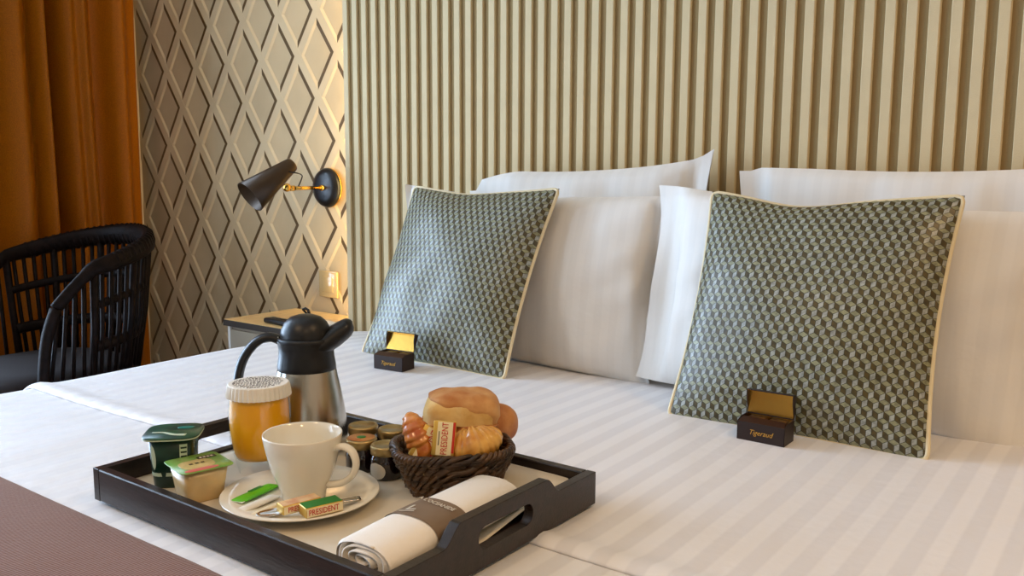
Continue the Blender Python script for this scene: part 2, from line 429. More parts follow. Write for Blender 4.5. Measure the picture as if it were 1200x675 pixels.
# ------------------------------------------------------------------ bed
BXL, BXR = -1.665, .10
BY0, BY1 = -.42, 1.645
bed = thing('bed', ((BXL+BXR)/2, (BY0+BY1)/2, FLOOR), 'wide upholstered bed under the white striped bedding', 'bed')
bw, bl = (BXR-BXL)/2, (BY1-BY0)/2
obj('base', bx(-bw+.04, bw-.04, -bl+.02, bl-.01, .10, .33, bev=.015), 'bed_base', bed, smooth=False)
obj('mattress', bx(-bw+.03, bw-.03, -bl+.02, bl-.01, .33, .565, bev=.04, seg=4), 'mattress', bed)
for sx in (-1, 1):
    for sy in (-1, 1): obj('leg', bx(sx*(bw-.12)-.03, sx*(bw-.12)+.03, sy*(bl-.12)-.03, sy*(bl-.12)+.03, 0, .10), 'dark_edge', bed, smooth=False)
def sheet(name, y0, y1, z, mt, label, cat, drop, thick, grow=0., hem=0., amp=.003, ny=90, edge1=True, seed=0, hd=0., freq=3.):
    """bedding laid over the mattress: swept section with UV in metres"""
    r = .07; xl, xr = BXL-grow, BXR+grow
    prof = []   # (x, z, u)
    for i in range(10): prof.append((xl, z-drop+(drop-r)*i/10))
    for i in range(9):
        a = PI - (PI/2)*i/8; prof.append((xl+r+r*math.cos(a), z-r+r*math.sin(a)))
    nx = 110
    for i in range(1, nx): prof.append((xl+r+(xr-xl-2*r)*i/nx, z))
    for i in range(9):
        a = PI/2 - (PI/2)*i/8; prof.append((xr-r+r*math.cos(a), z-r+r*math.sin(a)))
    for i in range(1, 10): prof.append((xr, z-r-(drop-r)*i/10))
    u = [0]
    for a, b in zip(prof, prof[1:]): u.append(u[-1]+math.hypot(b[0]-a[0], b[1]-a[1]))
    bm = bmesh.new(); uv = bm.loops.layers.uv.new('UVMap')
    ys = [y0+(y1-y0)*i/ny for i in range(ny+1)]
    # rounded front and back lips
    ys = [y0, y0+.002, y0+.006, y0+.012] + [y for y in ys if y0+.018 < y < y1-.018] + [y1-.012, y1-.006, y1-.002, y1]
    rows = []
    for y in ys:
        e = min(y-y0, y1-y); lip = 0
        if e < .012: lip = -thick*(1-math.sqrt(max(0, 1-(1-e/.012)**2)))*1.0
        row = []
        for i, (x, zz) in enumerate(prof):
            n = noise.noise(Vector((x*freq+seed, y*freq, seed*1.7)))*amp + noise.noise(Vector((x*9+seed, y*5, seed)))*amp*.35
            hz = hem*math.exp(-((y-y0-.018)/.018)**2) if hem else 0
            hz *= 1+.25*noise.noise(Vector((x*2, 3, 1)))
            dd = -hd*max(0, (y-1.3)/.3)**2 if y > 1.3 else 0
            side = max(0, min(1, (z-zz)/r))
            px = x; pz = zz + (n+hz+dd)*(1-side) + lip*(1-side)
            if side > 0:
                sg = -1 if x < (xl+xr)/2 else 1
                px = x + sg*(noise.noise(Vector((y*6, zz*3, seed+5)))*.012*side + hz*side*1.2 + lip*side*.8)
            row.append((bm.verts.new((px, y, pz)), (u[i], y)))
        rows.append(row)
    for a, b in zip(rows, rows[1:]):
        for i in range(len(a)-1):
            q = (a[i], a[i+1], b[i+1], b[i]); f = bm.faces.new([v[0] for v in q])
            for lp, v in zip(f.loops, q): lp[uv].uv = v[1]
    o = obj(name, bm, mt)
    md = o.modifiers.new('thickness', 'SOLIDIFY'); md.thickness = thick*.9; md.offset = -1
    return tag(o, label, cat)
sheet('duvet', BY0-.01, .80, -.0025, 'duvet', 'white satin-striped duvet under the tray and the brown throw', 'duvet', .40, .014, grow=.012, amp=.004, seed=1)
sheet('turned_sheet', .722, 1.63, .0, 'sheet', 'white satin-striped sheet turned down with a hem, under the cushions', 'bed sheet', .40, .0035, grow=.018, hem=.006, amp=.004, seed=1, hd=.022)
sheet('bed_throw', -.30, .476, .003, 'runner', 'ribbed brown throw across the foot of the bed', 'throw', .34, .005, grow=.026, amp=.0035, seed=1)

# ------------------------------------------------------------------ pillows and cushions
def pillow_pt(u, v, W_, H_, T, k, sag=0., ex=.55, fl=0.):
    uu = max(-1, min(1, u))
    x = W_/2*(uu - k*uu**3*(1-v*v)) + (u-uu)*fl
    kz = k if v > 0 else k*.4
    z = H_/2*(v - kz*v**3*(1-uu*uu)) + H_/2
    z -= sag*math.exp(-((u+.2)/.42)**2)*max(0, (v-.3)/.7)**2
    w = max(0, (1-uu*uu)*(1-v*v))
    return x, z, T*w**ex
def pillow(name, W_, H_, T, fl, seed, label, sag=.01, k=.06, droop=0., rise=0.):
    bm = bmesh.new(); uv = bm.loops.layers.uv.new('UVMap')
    us = [-2] + [-1-.5*(1-i) for i in range(1)] + [-1+2*i/44 for i in range(45)] + [1.5, 2]
    nv = 34
    for side in (-1, 1):
        g = []
        for j in range(nv+1):
            v = -1+2*j/nv; row = []
            for u in us:
                x, z, t = pillow_pt(u, v, W_, H_, T, k, sag, .37, fl)
                t = max(t, .0015)
                z -= droop*max(0, min(1, (-u-.55)/.7))**1.6*max(0, v) - rise*max(0, (u-.5)/.8)**2*max(0, v)
                nn = noise.noise(Vector((x*9+seed, z*7, side*3+seed)))*.010 + noise.noise(Vector((x*22+seed, z*10, side+seed)))*.0045
                # creases running from the corners
                nn += .004*math.sin((x*side+z*1.7)*46+seed)*max(0, (abs(u)-.35))*max(0, 1-abs(v))
                t += nn*min(1, t/.02)
                off = 0
                if abs(u) > 1: off = .010*math.sin(v*4+seed)*(abs(u)-1)
                row.append((bm.verts.new((x, side*t+off, z)), (x, z)))
            g.append(row)
        for a, b in zip(g, g[1:]):
            for i in range(len(us)-1):
                q = [a[i], a[i+1], b[i+1], b[i]]
                if side > 0: q = q[::-1]
                f = bm.faces.new([p[0] for p in q])
                for lp, p in zip(f.loops, q): lp[uv].uv = p[1]
    bmesh.ops.remove_doubles(bm, verts=bm.verts[:], dist=.0004)
    o = obj(name, bm, 'pillow')
    return tag(o, label, 'pillow')
def pose(o, x, y, z, lean, roll=0., yaw=0.):
    o.matrix_world = Matrix.Translation((x, y, z)) @ Matrix.Rotation(yaw, 4, 'Z') @ Matrix.Rotation(-lean, 4, 'X') @ Matrix.Rotation(roll, 4, 'Y')
pose(pillow('pillow', .665, .37, .062, .008, 1, 'white pillow upright directly behind the patterned cushion nearer the wall lamp'), -1.092, 1.468, -.012, .13, .02)
pose(pillow('pillow', .60, .365, .062, .045, 5, 'white pillow upright directly behind the larger-looking patterned cushion at right'), -.430, 1.440, -.010, .12, .05)
pose(pillow('pillow', .53, .43, .047, .04, 9, 'white pillow against the headboard with its pointed corner up, rear of the left pair', sag=0, droop=.05, rise=.006), -.99, 1.590, -.022, .02, -.03)
pose(pillow('pillow', .54, .43, .047, .04, 14, 'white pillow against the headboard, rear of the right pair', sag=0, droop=.012), -.33, 1.590, -.022, .02, -.0)

def cushion(W_, H_, T, label, shear=0., sag=.012, seed=0):
    t = thing('scatter_cushion', (0, 0, 0), label, 'cushion', group='patterned scatter cushions')
    kk = .065
    def P(a, b, side):
        u = max(-1, min(1, a)); v = max(-1, min(1, b))
        x, z, th = pillow_pt(u, v, W_, H_, T, kk, sag, .48)
        if v < 0: th *= 1-.45*v*v
        if side < 0: th *= .7
        n = noise.noise(Vector((x*10+seed, z*10, seed)))*.006*min(1, th/.03)
        return Vector((x+shear*z, -side*(th+n), z))
    # front: tumbling-block weave, one quad per face
    bm = bmesh.new(); e = .0088; w = e*math.sqrt(3)
    def clipp(pts):
        for ax, lim, sg in ((0, W_/2, 1), (0, -W_/2, -1), (1, H_/2, 1), (1, -H_/2, -1)):
            out = []
            for i in range(len(pts)):
                a, b = pts[i-1], pts[i]; da, db = sg*(a[ax]-lim), sg*(b[ax]-lim)
                if (da <= 0) != (db <= 0):
                    f = da/(da-db); out.append((a[0]+(b[0]-a[0])*f, a[1]+(b[1]-a[1])*f))
                if db <= 0: out.append(b)
            pts = out
            if len(pts) < 3: return []
        return pts
    nx = int(W_/w)+3; ny = int(H_/(1.5*e))+4
    for j in range(-ny//2, ny//2+1):
        for i in range(-nx//2, nx//2+1):
            cx = (i+.5*(j % 2))*w; cz = j*1.5*e
            h = [(cx+e*math.cos(PI/2+PI/3*q), cz+e*math.sin(PI/2+PI/3*q)) for q in range(6)]
            c = (cx, cz)
            for mi, face in ((1, [h[5], h[0], h[1], c]), (2, [h[1], h[2], h[3], c]), (0, [c, h[3], h[4], h[5]])):
                pts = clipp(face)
                if len(pts) < 3: continue
                ar = sum(pts[q-1][0]*pts[q][1]-pts[q][0]*pts[q-1][1] for q in range(len(pts)))/2
                if abs(ar) < 2e-7: continue
                f = bm.faces.new([bm.verts.new(P(2*p[0]/W_, 2*p[1]/H_, 1)) for p in pts]); f.material_index = mi
    bmesh.ops.remove_doubles(bm, verts=bm.verts[:], dist=.0002)
    r = bmesh.ops.inset_individual(bm, faces=bm.faces[:], thickness=.00055, depth=0)
    for f in r['faces']: f.material_index = 3
    obj('front_panel', bm, ['cube_a', 'cube_b', 'cube_c', 'cube_line'], t)
    bm = bmesh.new(); g = []; n = 24
    for j in range(n+1): g.append([bm.verts.new(P(-1+2*i/n, -1+2*j/n, -1)) for i in range(n+1)])
    for j in range(n):
        for i in range(n): bm.faces.new((g[j][i+1], g[j][i], g[j+1][i], g[j+1][i+1]))
    obj('back_panel', bm, 'cushion_back', t)
    path = []
    n = 40
    for i in range(n): path.append(P(-1+2*i/n, -1, 1))
    for i in range(n): path.append(P(1, -1+2*i/n, 1))
    for i in range(n): path.append(P(1-2*i/n, 1, 1))
    for i in range(n): path.append(P(-1, 1-2*i/n, 1))
    # round the corners of the cord
    for _ in range(2): path = [(path[i-1]+2*path[i]+path[(i+1) % len(path)])/4 for i in range(len(path))]
    obj('piping', tube(path, .0036, 8, closed=True), 'piping', t)
    return t
cR = cushion(.392, .395, .058, 'square silver and olive block-patterned cushion with gold piping, nearer the camera at right', seed=2, sag=.014)
pose(cR, -.421, 1.268, -.004, .40, 0, .012)
cL = cushion(.392, .395, .058, 'square silver and olive block-patterned cushion with gold piping, nearer the wall lamp', shear=.05, seed=8, sag=.006)
pose(cL, -1.174, 1.302, -.004, .40, 0, -.005)

# ------------------------------------------------------------------ chocolate boxes
def choc_box(x, y, rz, label, lid_tilt, text_s):
    w, d, h = .071, .039, .032
    t = thing('chocolate_box', (x, y, .002), label, 'box', rz, group='open chocolate boxes')
    th = .0012; b = bmesh.new()
    box(b, 0, w, 0, d, 0, th)
    box(b, 0, w, 0, th, th, h*.86); box(b, 0, w, d-th, d, th, h)
    for x0 in (0, w-th):
        pts = [(x0, 0, th), (x0, d, th), (x0, d, h), (x0, d*.35, h), (x0, 0, h*.86)]
        vs = [b.verts.new(p) for p in pts]; vs2 = [b.verts.new((p[0]+th, p[1], p[2])) for p in pts]
        b.faces.new(vs[::-1]); b.faces.new(vs2)
        for i in range(5): b.faces.new((vs[i], vs[(i+1) % 5], vs2[(i+1) % 5], vs2[i]))
    bmesh.ops.recalc_face_normals(b, faces=b.faces[:])
    obj('base', b, 'choc_card', t, smooth=False)
    li = bmesh.new()
    box(li, th, w-th, th, th*1.4, th, h*.83); box(li, th, w-th, d-th*1.4, d-th, th, h*.97); box(li, th, w-th, th, d-th, th, th*1.3)
    obj('gold_lining', li, 'gold', t, smooth=False)
    # inner tuck flap slanting in from the front edge
    fl = bmesh.new(); a = [(0.001, .0006, h*.86), (w-.001, .0006, h*.86), (w-.004, d*.36, h*1.02), (.004, d*.36, h*1.02)]
    vs = [fl.verts.new(p) for p in a]; fl.faces.new(vs)
    f = obj('tuck_flap', fl, 'choc', t, smooth=False); f.modifiers.new('s', 'SOLIDIFY').thickness = .0008
    for i in range(2):
        cx = w*(.27+.46*i)
        obj('chocolate', bx(cx-.014, cx+.014, d*.40, d*.40+.022, .006, h*.93, bev=.003), 'choc', t)
    # hinged lid
    ld = bmesh.new(); lw = .036
    box(ld, 0, w, -th, 0, 0, lw); 
    box(ld, 0, w, -.012, 0, lw-th, lw)
    for x0 in (0, w-th):
        vs = [ld.verts.new(p) for p in ((x0, -th, .003), (x0, -th, lw), (x0, -.012, lw), (x0, -.010, lw*.6))]
        vs2 = [ld.verts.new((v.co.x+th, v.co.y, v.co.z)) for v in vs]
        ld.faces.new(vs); ld.faces.new(vs2[::-1])
        for i in range(4): ld.faces.new((vs[i], vs[(i+1) % 4], vs2[(i+1) % 4], vs2[i]))
    bmesh.ops.recalc_face_normals(ld, faces=ld.faces[:])
    lid = obj('lid', ld, 'choc_card', t, smooth=False, loc=(0, d, h), rot=(-lid_tilt, 0, 0))
    li = bmesh.new(); box(li, th, w-th, -th*1.5, -th, .001, lw-th); box(li, th, w-th, -.011, -th, lw-th*1.5, lw-th)
    obj('gold_lining', li, 'gold', lid, smooth=False)
    text('script_lettering', text_s, .0105, 'gold', t, rotm((w*.5, -.0003, h*.42), PI/2), shear=.35, sx=.95)
    return t
p = at_z(865, 514)
choc_box(p.x, p.y-.006, -.01, 'open dark brown chocolate box with gold lining in front of the right cushion', .12, 'Tigeraud')
p = at_z(440, 432)
choc_box(p.x, p.y-.004, .10, 'open dark brown chocolate box with gold lining in front of the left cushion', .42, 'Tigeraud')

# ------------------------------------------------------------------ tray
TL, TW, TX, TY, TH = .4812, .3481, -.9856, .5028, .0388
tray = thing('serving_tray', (TX+TL/2, TY+TW/2, .003), 'dark wooden serving tray with cut-out handles lying on the bed', 'tray')
hx, hy = TL/2, TW/2; th = .012
obj('base_board', bx(-hx+.004, hx-.004, -hy+.004, hy-.004, .001, .0145), 'tray', tray, smooth=False)
for s in (-1, 1):
    obj('rail', bx(-hx+th, hx-th, min(s*hy, s*(hy-th)), max(s*hy, s*(hy-th)), 0, TH, bev=.0012, seg=1), 'tray', tray, smooth=False)
def handle_side():
    bm = bmesh.new(); zt = .058
    top = [(-hy, TH)]
    for i in range(9):
        a = i/8; top.append((-.098+.026*a, TH+(zt-TH)*(3*a*a-2*a**3)))
    for i in range(9):
        a = 1-i/8; top.append((.098-.026*a, TH+(zt-TH)*(3*a*a-2*a**3)))
    top.append((hy, TH))
    # hole
    ha, hz0, hz1 = .046, .019, .042; r = (hz1-hz0)/2; hole = []
    for i in range(13):
        a = -PI/2+PI*i/12; hole.append((ha-r+r*math.cos(a)*1., (hz0+hz1)/2+r*math.sin(a)))
    for i in range(13):
        a = PI/2+PI*i/12; hole.append((-ha+r+r*math.cos(a), (hz0+hz1)/2+r*math.sin(a)))
    # triangulate with a curve fill
    outer = [(-hy, 0), (hy, 0)] + top[::-1]
    vo = [bm.verts.new((0, y, z)) for y, z in outer]; vh = [bm.verts.new((0, y, z)) for y, z in hole]
    es = [bm.edges.new((v[i], v[(i+1) % len(v)])) for v in (vo, vh) for i in range(len(v))]
    bmesh.ops.triangle_fill(bm, use_beauty=True, edges=es)
    r_ = bmesh.ops.extrude_face_region(bm, geom=bm.faces[:])
    for v in [g for g in r_['geom'] if isinstance(g, bmesh.types.BMVert)]: v.co.x += th
    bmesh.ops.recalc_face_normals(bm, faces=bm.faces[:])
    return bm
o = obj('handle_side', handle_side(), 'tray', tray, smooth=False, loc=(hx-th, 0, 0))
c = o.copy(); COL.objects.link(c); c.parent = tray; c.location = (-hx, 0, 0)
for o in (o, c):
    b = o.modifiers.new('b', 'BEVEL'); b.width = .0012; b.segments = 2; b.limit_method = 'ANGLE'; b.angle_limit = .9
bm = bmesh.new(); la, lb = hx-.0135, hy-.0135; nl = 28; rc = .022; g = []
for j in range(nl+1):
    v = -1+2*j/nl; row = []
    for i in range(nl+1):
        x = la*(-1+2*i/nl); y = lb*v
        # rounded corners
        ex, ey = abs(x)-(la-rc), abs(y)-(lb-rc)
        if ex > 0 and ey > 0:
            d = max(math.hypot(ex, ey), 1e-6); m_ = max(ex, ey)/d
            x = math.copysign(la-rc+ex*m_, x); y = math.copysign(lb-rc+ey*m_, y)
        # the stiff sheet curls up against the right and far rails
        cx_ = max(0, (x-la+.05)/.05); cy_ = max(0, (y-lb+.05)/.05)*max(0, min(1, (x+.02)/.12))
        row.append(bm.verts.new((x, y, .0006+.013*max(cx_**2*max(0, min(1, (y+.03)/.08)), cy_**2))))
    g.append(row)
for j in range(nl):
    for i in range(nl): bm.faces.new((g[j][i], g[j][i+1], g[j+1][i+1], g[j+1][i]))
ln = obj('tray_liner', bm, 'liner', loc=(TX+TL/2, TY+TW/2, .0178)); md = ln.modifiers.new('s', 'SOLIDIFY'); md.thickness = .0006; md.offset = 1
tag(ln, 'cream paper liner covering the bottom of the dark tray', 'paper liner')
TZ = .0186
TK = .0085/(H-.0101)      # the board is raised: contact points move along their sight lines
def tp(x, y): return x*(1-TK), y*(1-TK)

# ------------------------------------------------------------------ carafe
RY = YAW
ca = thing('carafe', (*tp(-.919, .772), TZ), 'stainless steel insulated carafe with black lid and handle on the tray', 'carafe', .80)
obj('steel_body', lathe([(0, 0), (.046, 0), (.0505, .002), (.0530, .008), (.0535, .022), (.0525, .038), (.0495, .060), (.0455, .082), (.0415, .100), (.0395, .112), (.038, .116)], 56, False, True), 'steel', ca)
co = obj('collar', lathe([(.0385, .110), (.0395, .112), (.0392, .118), (.0372, .130), (.0368, .140), (.0385, .150), (.0400, .154), (.037, .157), (.033, .156)], 48, True, True), 'black_plastic', ca)
li = obj('lid', lathe([(.034, .150), (.0345, .156), (.0330, .166), (.0285, .176), (.021, .183), (.011, .1865), (0, .1875)], 40, True, False), 'black_plastic', ca)
# spout: loft from the collar out to the right
secs = []
for q, (x, z, a, b) in enumerate([(.012, .144, .036, .014), (.028, .149, .032, .015), (.041, .157, .025, .015), (.051, .164, .020, .014), (.058, .168, .018, .012), (.062, .1705, .013, .008), (.0635, .1715, .006, .004)]):
    secs.append([(x - .25*b*math.sin(t)*1.0 - .3*(1-abs(math.cos(t)))*0 - .12*abs(a*math.cos(t)), a*math.cos(t), z + b*math.sin(t)) for t in [2*PI*i/24 for i in range(24)]])
obj('spout', loft(secs), 'black_plastic', ca)
hp = bez([(-.030, 0, .150), (-.048, 0, .157), (-.066, 0, .150), (-.082, 0, .130), (-.090, 0, .105), (-.092, 0, .075), (-.087, 0, .066), (-.072, 0, .057), (-.046, 0, .056)], 8)
obj('handle', tube(hp, [.0085]*len(hp), 12, flat=(.75, 1.25)), 'black_plastic', ca)
bh = bmesh.new(); bmesh.ops.create_uvsphere(bh, u_segments=12, v_segments=8, radius=.0035)
obj('hinge_pin', bh, 'spoon', ca, loc=(-.037, -.006, .155))

# ------------------------------------------------------------------ juice glass
gl = thing('juice_glass', (*tp(-.893, .672), TZ), 'barrel-shaped glass of orange juice under a white paper cap on the tray', 'glass', .925)
gl.scale = (.95, .95, .99); ca.scale = (.98, .98, .98)
gp = [(0, 0), (.0260, 0), (.0280, .002), (.0305, .012), (.0345, .026), (.0380, .044), (.0395, .062), (.0393, .080), (.0378, .098), (.0370, .108)]
inner = [(.0358, .108), (.0366, .098), (.0381, .080), (.0383, .062), (.0368, .044), (.0333, .0265), (.0305, .0205), (0, .0195)]
obj('tumbler', lathe(gp+inner, 56, False, False), 'glass', gl)
obj('juice', lathe([(0, .0202), (.0298, .0212), (.0328, .0270), (.0363, .0443), (.0378, .0622), (.0376, .0798), (.0362, .097), (.0358, .1025), (0, .1025)], 56, False, False), 'juice', gl)
bm = bmesh.new(); n = 160; rings = []
for r, z, amp in ((.0406, .0985, .0009), (.0400, .104, .0008), (.0392, .110, .0006), (.0386, .1135, .0004), (.0374, .1145, 0)):
    rings.append([bm.verts.new(((r+amp*math.cos(40*2*PI*i/n))*math.cos(2*PI*i/n), (r+amp*math.cos(40*2*PI*i/n))*math.sin(2*PI*i/n), z)) for i in range(n)])
for a, b in zip(rings, rings[1:]):
    for i in range(n): bm.faces.new((a[i], a[(i+1) % n], b[(i+1) % n], b[i]))
bm.faces.new(rings[-1])
cap = obj('paper_cap', bm, 'paper', gl, smooth=False)
# printed writing on the cap: rows of small ink strokes
bm = bmesh.new(); rnd = random.Random(3)
for row in range(-5, 6):
    y = row*.0058; half = math.sqrt(max(0, .0325**2-y*y)); x = -half
    while x < half-.003:
        w = rnd.uniform(.0012, .0042); hh = rnd.uniform(.0008, .0026)
        if x+w < half: box(bm, x, x+w, y-hh/2, y+hh/2, .1146, .1149)
        x += w+rnd.uniform(.0008, .0018)
o = obj('cap_print', bm, 'ink', cap, smooth=False); o['kind'] = 'stuff'

# ------------------------------------------------------------------ yoghurt and compote pots
yo = thing('yoghurt_pot', (*tp(-.943, .583), TZ), 'dark green yoghurt pot with a foil lid in the tray corner', 'yoghurt pot', .80)
obj('pot', loft([supell(.0215, .0215, 0, 3.2), supell(.0235, .0235, .003, 3.4), supell(.0255, .0255, .03, 3.6), supell(.0275, .0275, .064, 3.8)]), 'green_plastic', yo)
lid = obj('foil_lid', loft([supell(.0330, .0330, .0635, 4), supell(.0337, .0337, .0645, 4), supell(.0330, .0330, .0655, 4)]), 'green_lid', yo)
obj('rim', loft([supell(.0335, .0335, .0622, 4), supell(.0338, .0338, .0635, 4)]), 'pale_green', yo)
st = bez([(-.024, -.004, 0), (-.010, -.006, 0), (.004, -.016, 0), (.018, -.018, 0)], 6)
obj('lid_swoosh', tube([(p.x, p.y, .0656) for p in st], [.0015+.003*i/len(st) for i in range(len(st))], 8, flat=(.1, 1)), 'pale_green', lid)
obj('lid_patch', loft([supell(.010, .006, .0656, 2, 20, .012, .014), supell(.009, .005, .0659, 2, 20, .012, .014)]), 'teal', lid)
def wrapquad(a0, a1, z0, z1, fac, name, mt, parent, ell=False):
    """patch wrapped on the pot's wall; a in radians"""
    def R(z, t):
        s = .0235+(.0275-.0235)*(z-.003)/.061 + fac; c, q = math.cos(t), math.sin(t); e = 3.6
        return (s*math.copysign(abs(c)**(2/e), c), s*math.copysign(abs(q)**(2/e), q), z)
    bm = bmesh.new(); g = []
    for j in range(9):
        f = j/8; row = []
        k_ = math.sqrt(max(0, 1-(2*f-1)**2)) if ell else 1
        for i in range(9):
            a = (a0+a1)/2+(a1-a0)/2*(2*i/8-1)*max(k_, .02); row.append(bm.verts.new(R(z0+(z1-z0)*f, a)))
        g.append(row)
    for j in range(8):
        for i in range(8): bm.faces.new((g[j][i], g[j][i+1], g[j+1][i+1], g[j+1][i]))
    return obj(name, bm, mt, parent)
F0 = -PI/2
wrapquad(F0-.85, F0-.45, .024, .056, .0004, 'leaf_print', 'pale_green', yo, True)
wrapquad(F0-1.5, F0+1.5, .016, .0205, .0004, 'band_print', 'pale_green', yo)
bc = wrapquad(F0+.22, F0+.62, .030, .056, .0004, 'info_panel', 'pale_green', yo)
for q in range(4): wrapquad(F0+.26, F0+.58, .034+.0055*q, .0362+.0055*q, .0007, 'bar', 'green_plastic', bc)

cp = thing('compote_pot', (*tp(-.878, .573), TZ), 'small fruit compote pot with a green and beige foil lid on the tray', 'compote pot', 1.36)
obj('pot', loft([supell(.0205, .0205, 0, 5), supell(.0225, .0225, .002, 5), supell(.0275, .0275, .040, 6)]), 'compote', cp)
lid = obj('foil_lid', loft([supell(.0315, .0315, .0405, 9), supell(.0318, .0318, .041, 9), supell(.0315, .0315, .0415, 9)]), 'film_green', cp)
obj('beige_print', loft([supell(.020, .017, .0416, 3, 24, -.004, -.004), supell(.0195, .0165, .0418, 3, 24, -.004, -.004)]), 'film_beige', lid)
obj('pink_print', loft([supell(.020, .005, .0417, 3, 24, -.006, -.0245), supell(.0195, .0045, .0419, 3, 24, -.006, -.0245)]), 'film_pink', lid)
lb = obj('brown_label', bx(.004, .026, .010, .019, .0417, .0420), 'film_brown', lid, smooth=False)
for q in range(4): obj('mark', bx(.0065+.0045*q, .0092+.0045*q, .0125, .0165, .0420, .0422), 'print_white', lb, smooth=False)
for q in range(3): obj('mark', bx(-.012+.007*q, -.008+.007*q, -.004, .0, .0418, .0420), 'film_brown', lid, smooth=False)

# ------------------------------------------------------------------ cup, saucer, spoon and sachets
SXY = at_z(353, 586, .0225)
SC = (SXY.x, SXY.y)
sa = tag(obj('saucer', lathe([(0, .001), (.030, .001), (.032, 0), (.035, .0005), (.050, .004), (.072, .0095), (.0865, .0135), (.0878, .0148), (.0868, .0156), (.071, .0118), (.050, .0065), (.034, .0045), (0, .0045)], 72, False, False), 'porcelain', loc=(SC[0], SC[1], TZ)), 'white porcelain saucer under the coffee cup', 'saucer')
cu = thing('coffee_cup', (SC[0]-.002, SC[1]+.006, TZ+.0048), 'empty white porcelain coffee cup on its saucer', 'cup', .82)
outer = [(.0, .002), (.0215, .002), (.0225, 0), (.0250, 0), (.0255, .004), (.0262, .009), (.0300, .018), (.0360, .033), (.0408, .050), (.0440, .064), (.0462, .0765), (.0458, .0783)]
inn = [(.0440, .0772), (.0420, .064), (.0386, .050), (.0338, .033), (.0275, .018), (.018, .010), (0, .008)]
obj('bowl', lathe(outer+inn, 64, False, False), 'porcelain', cu)
hp = bez([(.040, 0, .063), (.053, 0, .066), (.064, 0, .060), (.068, 0, .047), (.063, 0, .033), (.050, 0, .023), (.032, 0, .019)], 8)
obj('handle', tube(hp, [.0062]*len(hp), 14, flat=(.62, 1.05)), 'porcelain', cu, rot=(0, 0, -.45))
cu.scale = (.955, .955, .97); yo.scale = (.97, .97, .97); cp.scale = (.97, .97, .97)
# spoon
a = at_z(300, 607, .0285); b = at_z(422, 583, .0365)
ang = math.atan2(b.y-a.y, b.x-a.x); Ls = (b-a).length
sp = thing('teaspoon', (a.x, a.y, TZ+.0125), 'steel teaspoon lying on the saucer behind the butter packets', 'spoon', ang)
sp.rotation_euler = (0, -.035, ang)
bm = bmesh.new(); g = []
for i in range(25):
    s = i/24; x = s*Ls
    w = .0016 + .0085*math.sqrt(max(0, 1-((s-.16)/.16)**2))*(s < .32) + .0045*max(0, (s-.5)/.5)**1.3*(1 if s < .97 else .75)
    dip = -.004*math.sqrt(max(0, 1-((s-.16)/.16)**2))*(s < .32)
    g.append([bm.verts.new((x, w*v, dip*(1-v*v)+.001*(1-v*v))) for v in (-1, -.6, 0, .6, 1)])
for p_, q_ in zip(g, g[1:]):
    for i in range(4): bm.faces.new((p_[i], p_[i+1], q_[i+1], q_[i]))
o = obj('spoon_body', bm, 'spoon', sp); md = o.modifiers.new('s', 'SOLIDIFY'); md.thickness = .0014
# sachets
def stick(name, px0, px1, w, mt, label, dz, off=0):
    a = at_z(*px0, .0285); b = at_z(*px1, .0285); ang = math.atan2(b.y-a.y, b.x-a.x); Ls = (b-a).length
    t = thing(name, (a.x, a.y, TZ+.0095+dz), label, 'sugar sachet', ang, group='sugar sachets on the saucer')
    bm = bmesh.new(); g = []
    for i in range(15):
        s = i/14; e = min(1, min(s, 1-s)/.14); h = .0003+.0026*math.sin(e*PI/2)
        g.append([(s*Ls, w/2*math.cos(q), h*math.sin(q)) for q in [2*PI*j/14 for j in range(14)]])
    obj('sleeve', loft(g), mt, t)
    bm = bmesh.new(); box(bm, 0, Ls*.07, -w/2, w/2, -.0005, .0005)
    obj('crimped_end', bm, 'paper' if mt != 'paper' else 'cream', t, smooth=False)
    t.rotation_euler = (0, .06, ang)
    return t
t = stick('sugar_sachet', (276, 591), (322, 566), .017, 'sugar_green', 'bright green sugar stick sachet on the saucer edge', .003)
obj('dark_print', bx(.030, .052, .0015, .0065, .0012, .0031), 'butter_green', t, smooth=False)
stick('sugar_sachet', (281, 600), (324, 578), .013, 'paper', 'white sugar stick sachet on the saucer beside the green one', .0015)
stick('sugar_sachet', (297, 606), (330, 588), .012, 'cream', 'cream sugar stick sachet on the saucer nearest the teaspoon', .0015)
def butter(loc, rz, label, rot=None, l=.042, w=.030, h=.0125, top='butter_green'):
    """foil butter pat; printed long side faces -y"""
    t = thing('butter_packet', loc, label, 'butter', rz, group='foil-wrapped butter packets')
    obj('foil_wrap', bx(0, l, 0, w, 0, h, bev=.0012), 'butter_gold', t)
    sd = obj('side_print', bx(.001, l-.001, -.0003, .0003, .001, h-.001), 'butter_cream', t, smooth=False)
    text('lettering', 'PRESIDENT', h*.80, 'butter_red', sd, rotm((l*.47, -.0006, h*.5), PI/2), sx=.78)
    tp = obj('top_print', bx(.001, l-.001, .001, w-.001, h-.0003, h+.0003), top, t, smooth=False)
    if rot: t.rotation_euler = rot
    return t
a = at_z(359, 612, .0305); b = at_z(400, 602, .0305)
ang = math.atan2(b.y-a.y, b.x-a.x)
t = butter((a.x, a.y, TZ+.0150), ang, 'gold foil butter packet with green top lying on the saucer front', l=.042, w=.020, h=.011)
a2 = Vector((a.x, a.y, 0)) + Vector((-math.sin(ang), math.cos(ang), 0))*.0215 - Vector((math.cos(ang), math.sin(ang), 0))*.016
butter((a2.x, a2.y, TZ+.0150), ang+.06, 'gold foil butter packet with pinkish top on the saucer against the cup', l=.044, w=.017, h=.010, top='butter_pink')

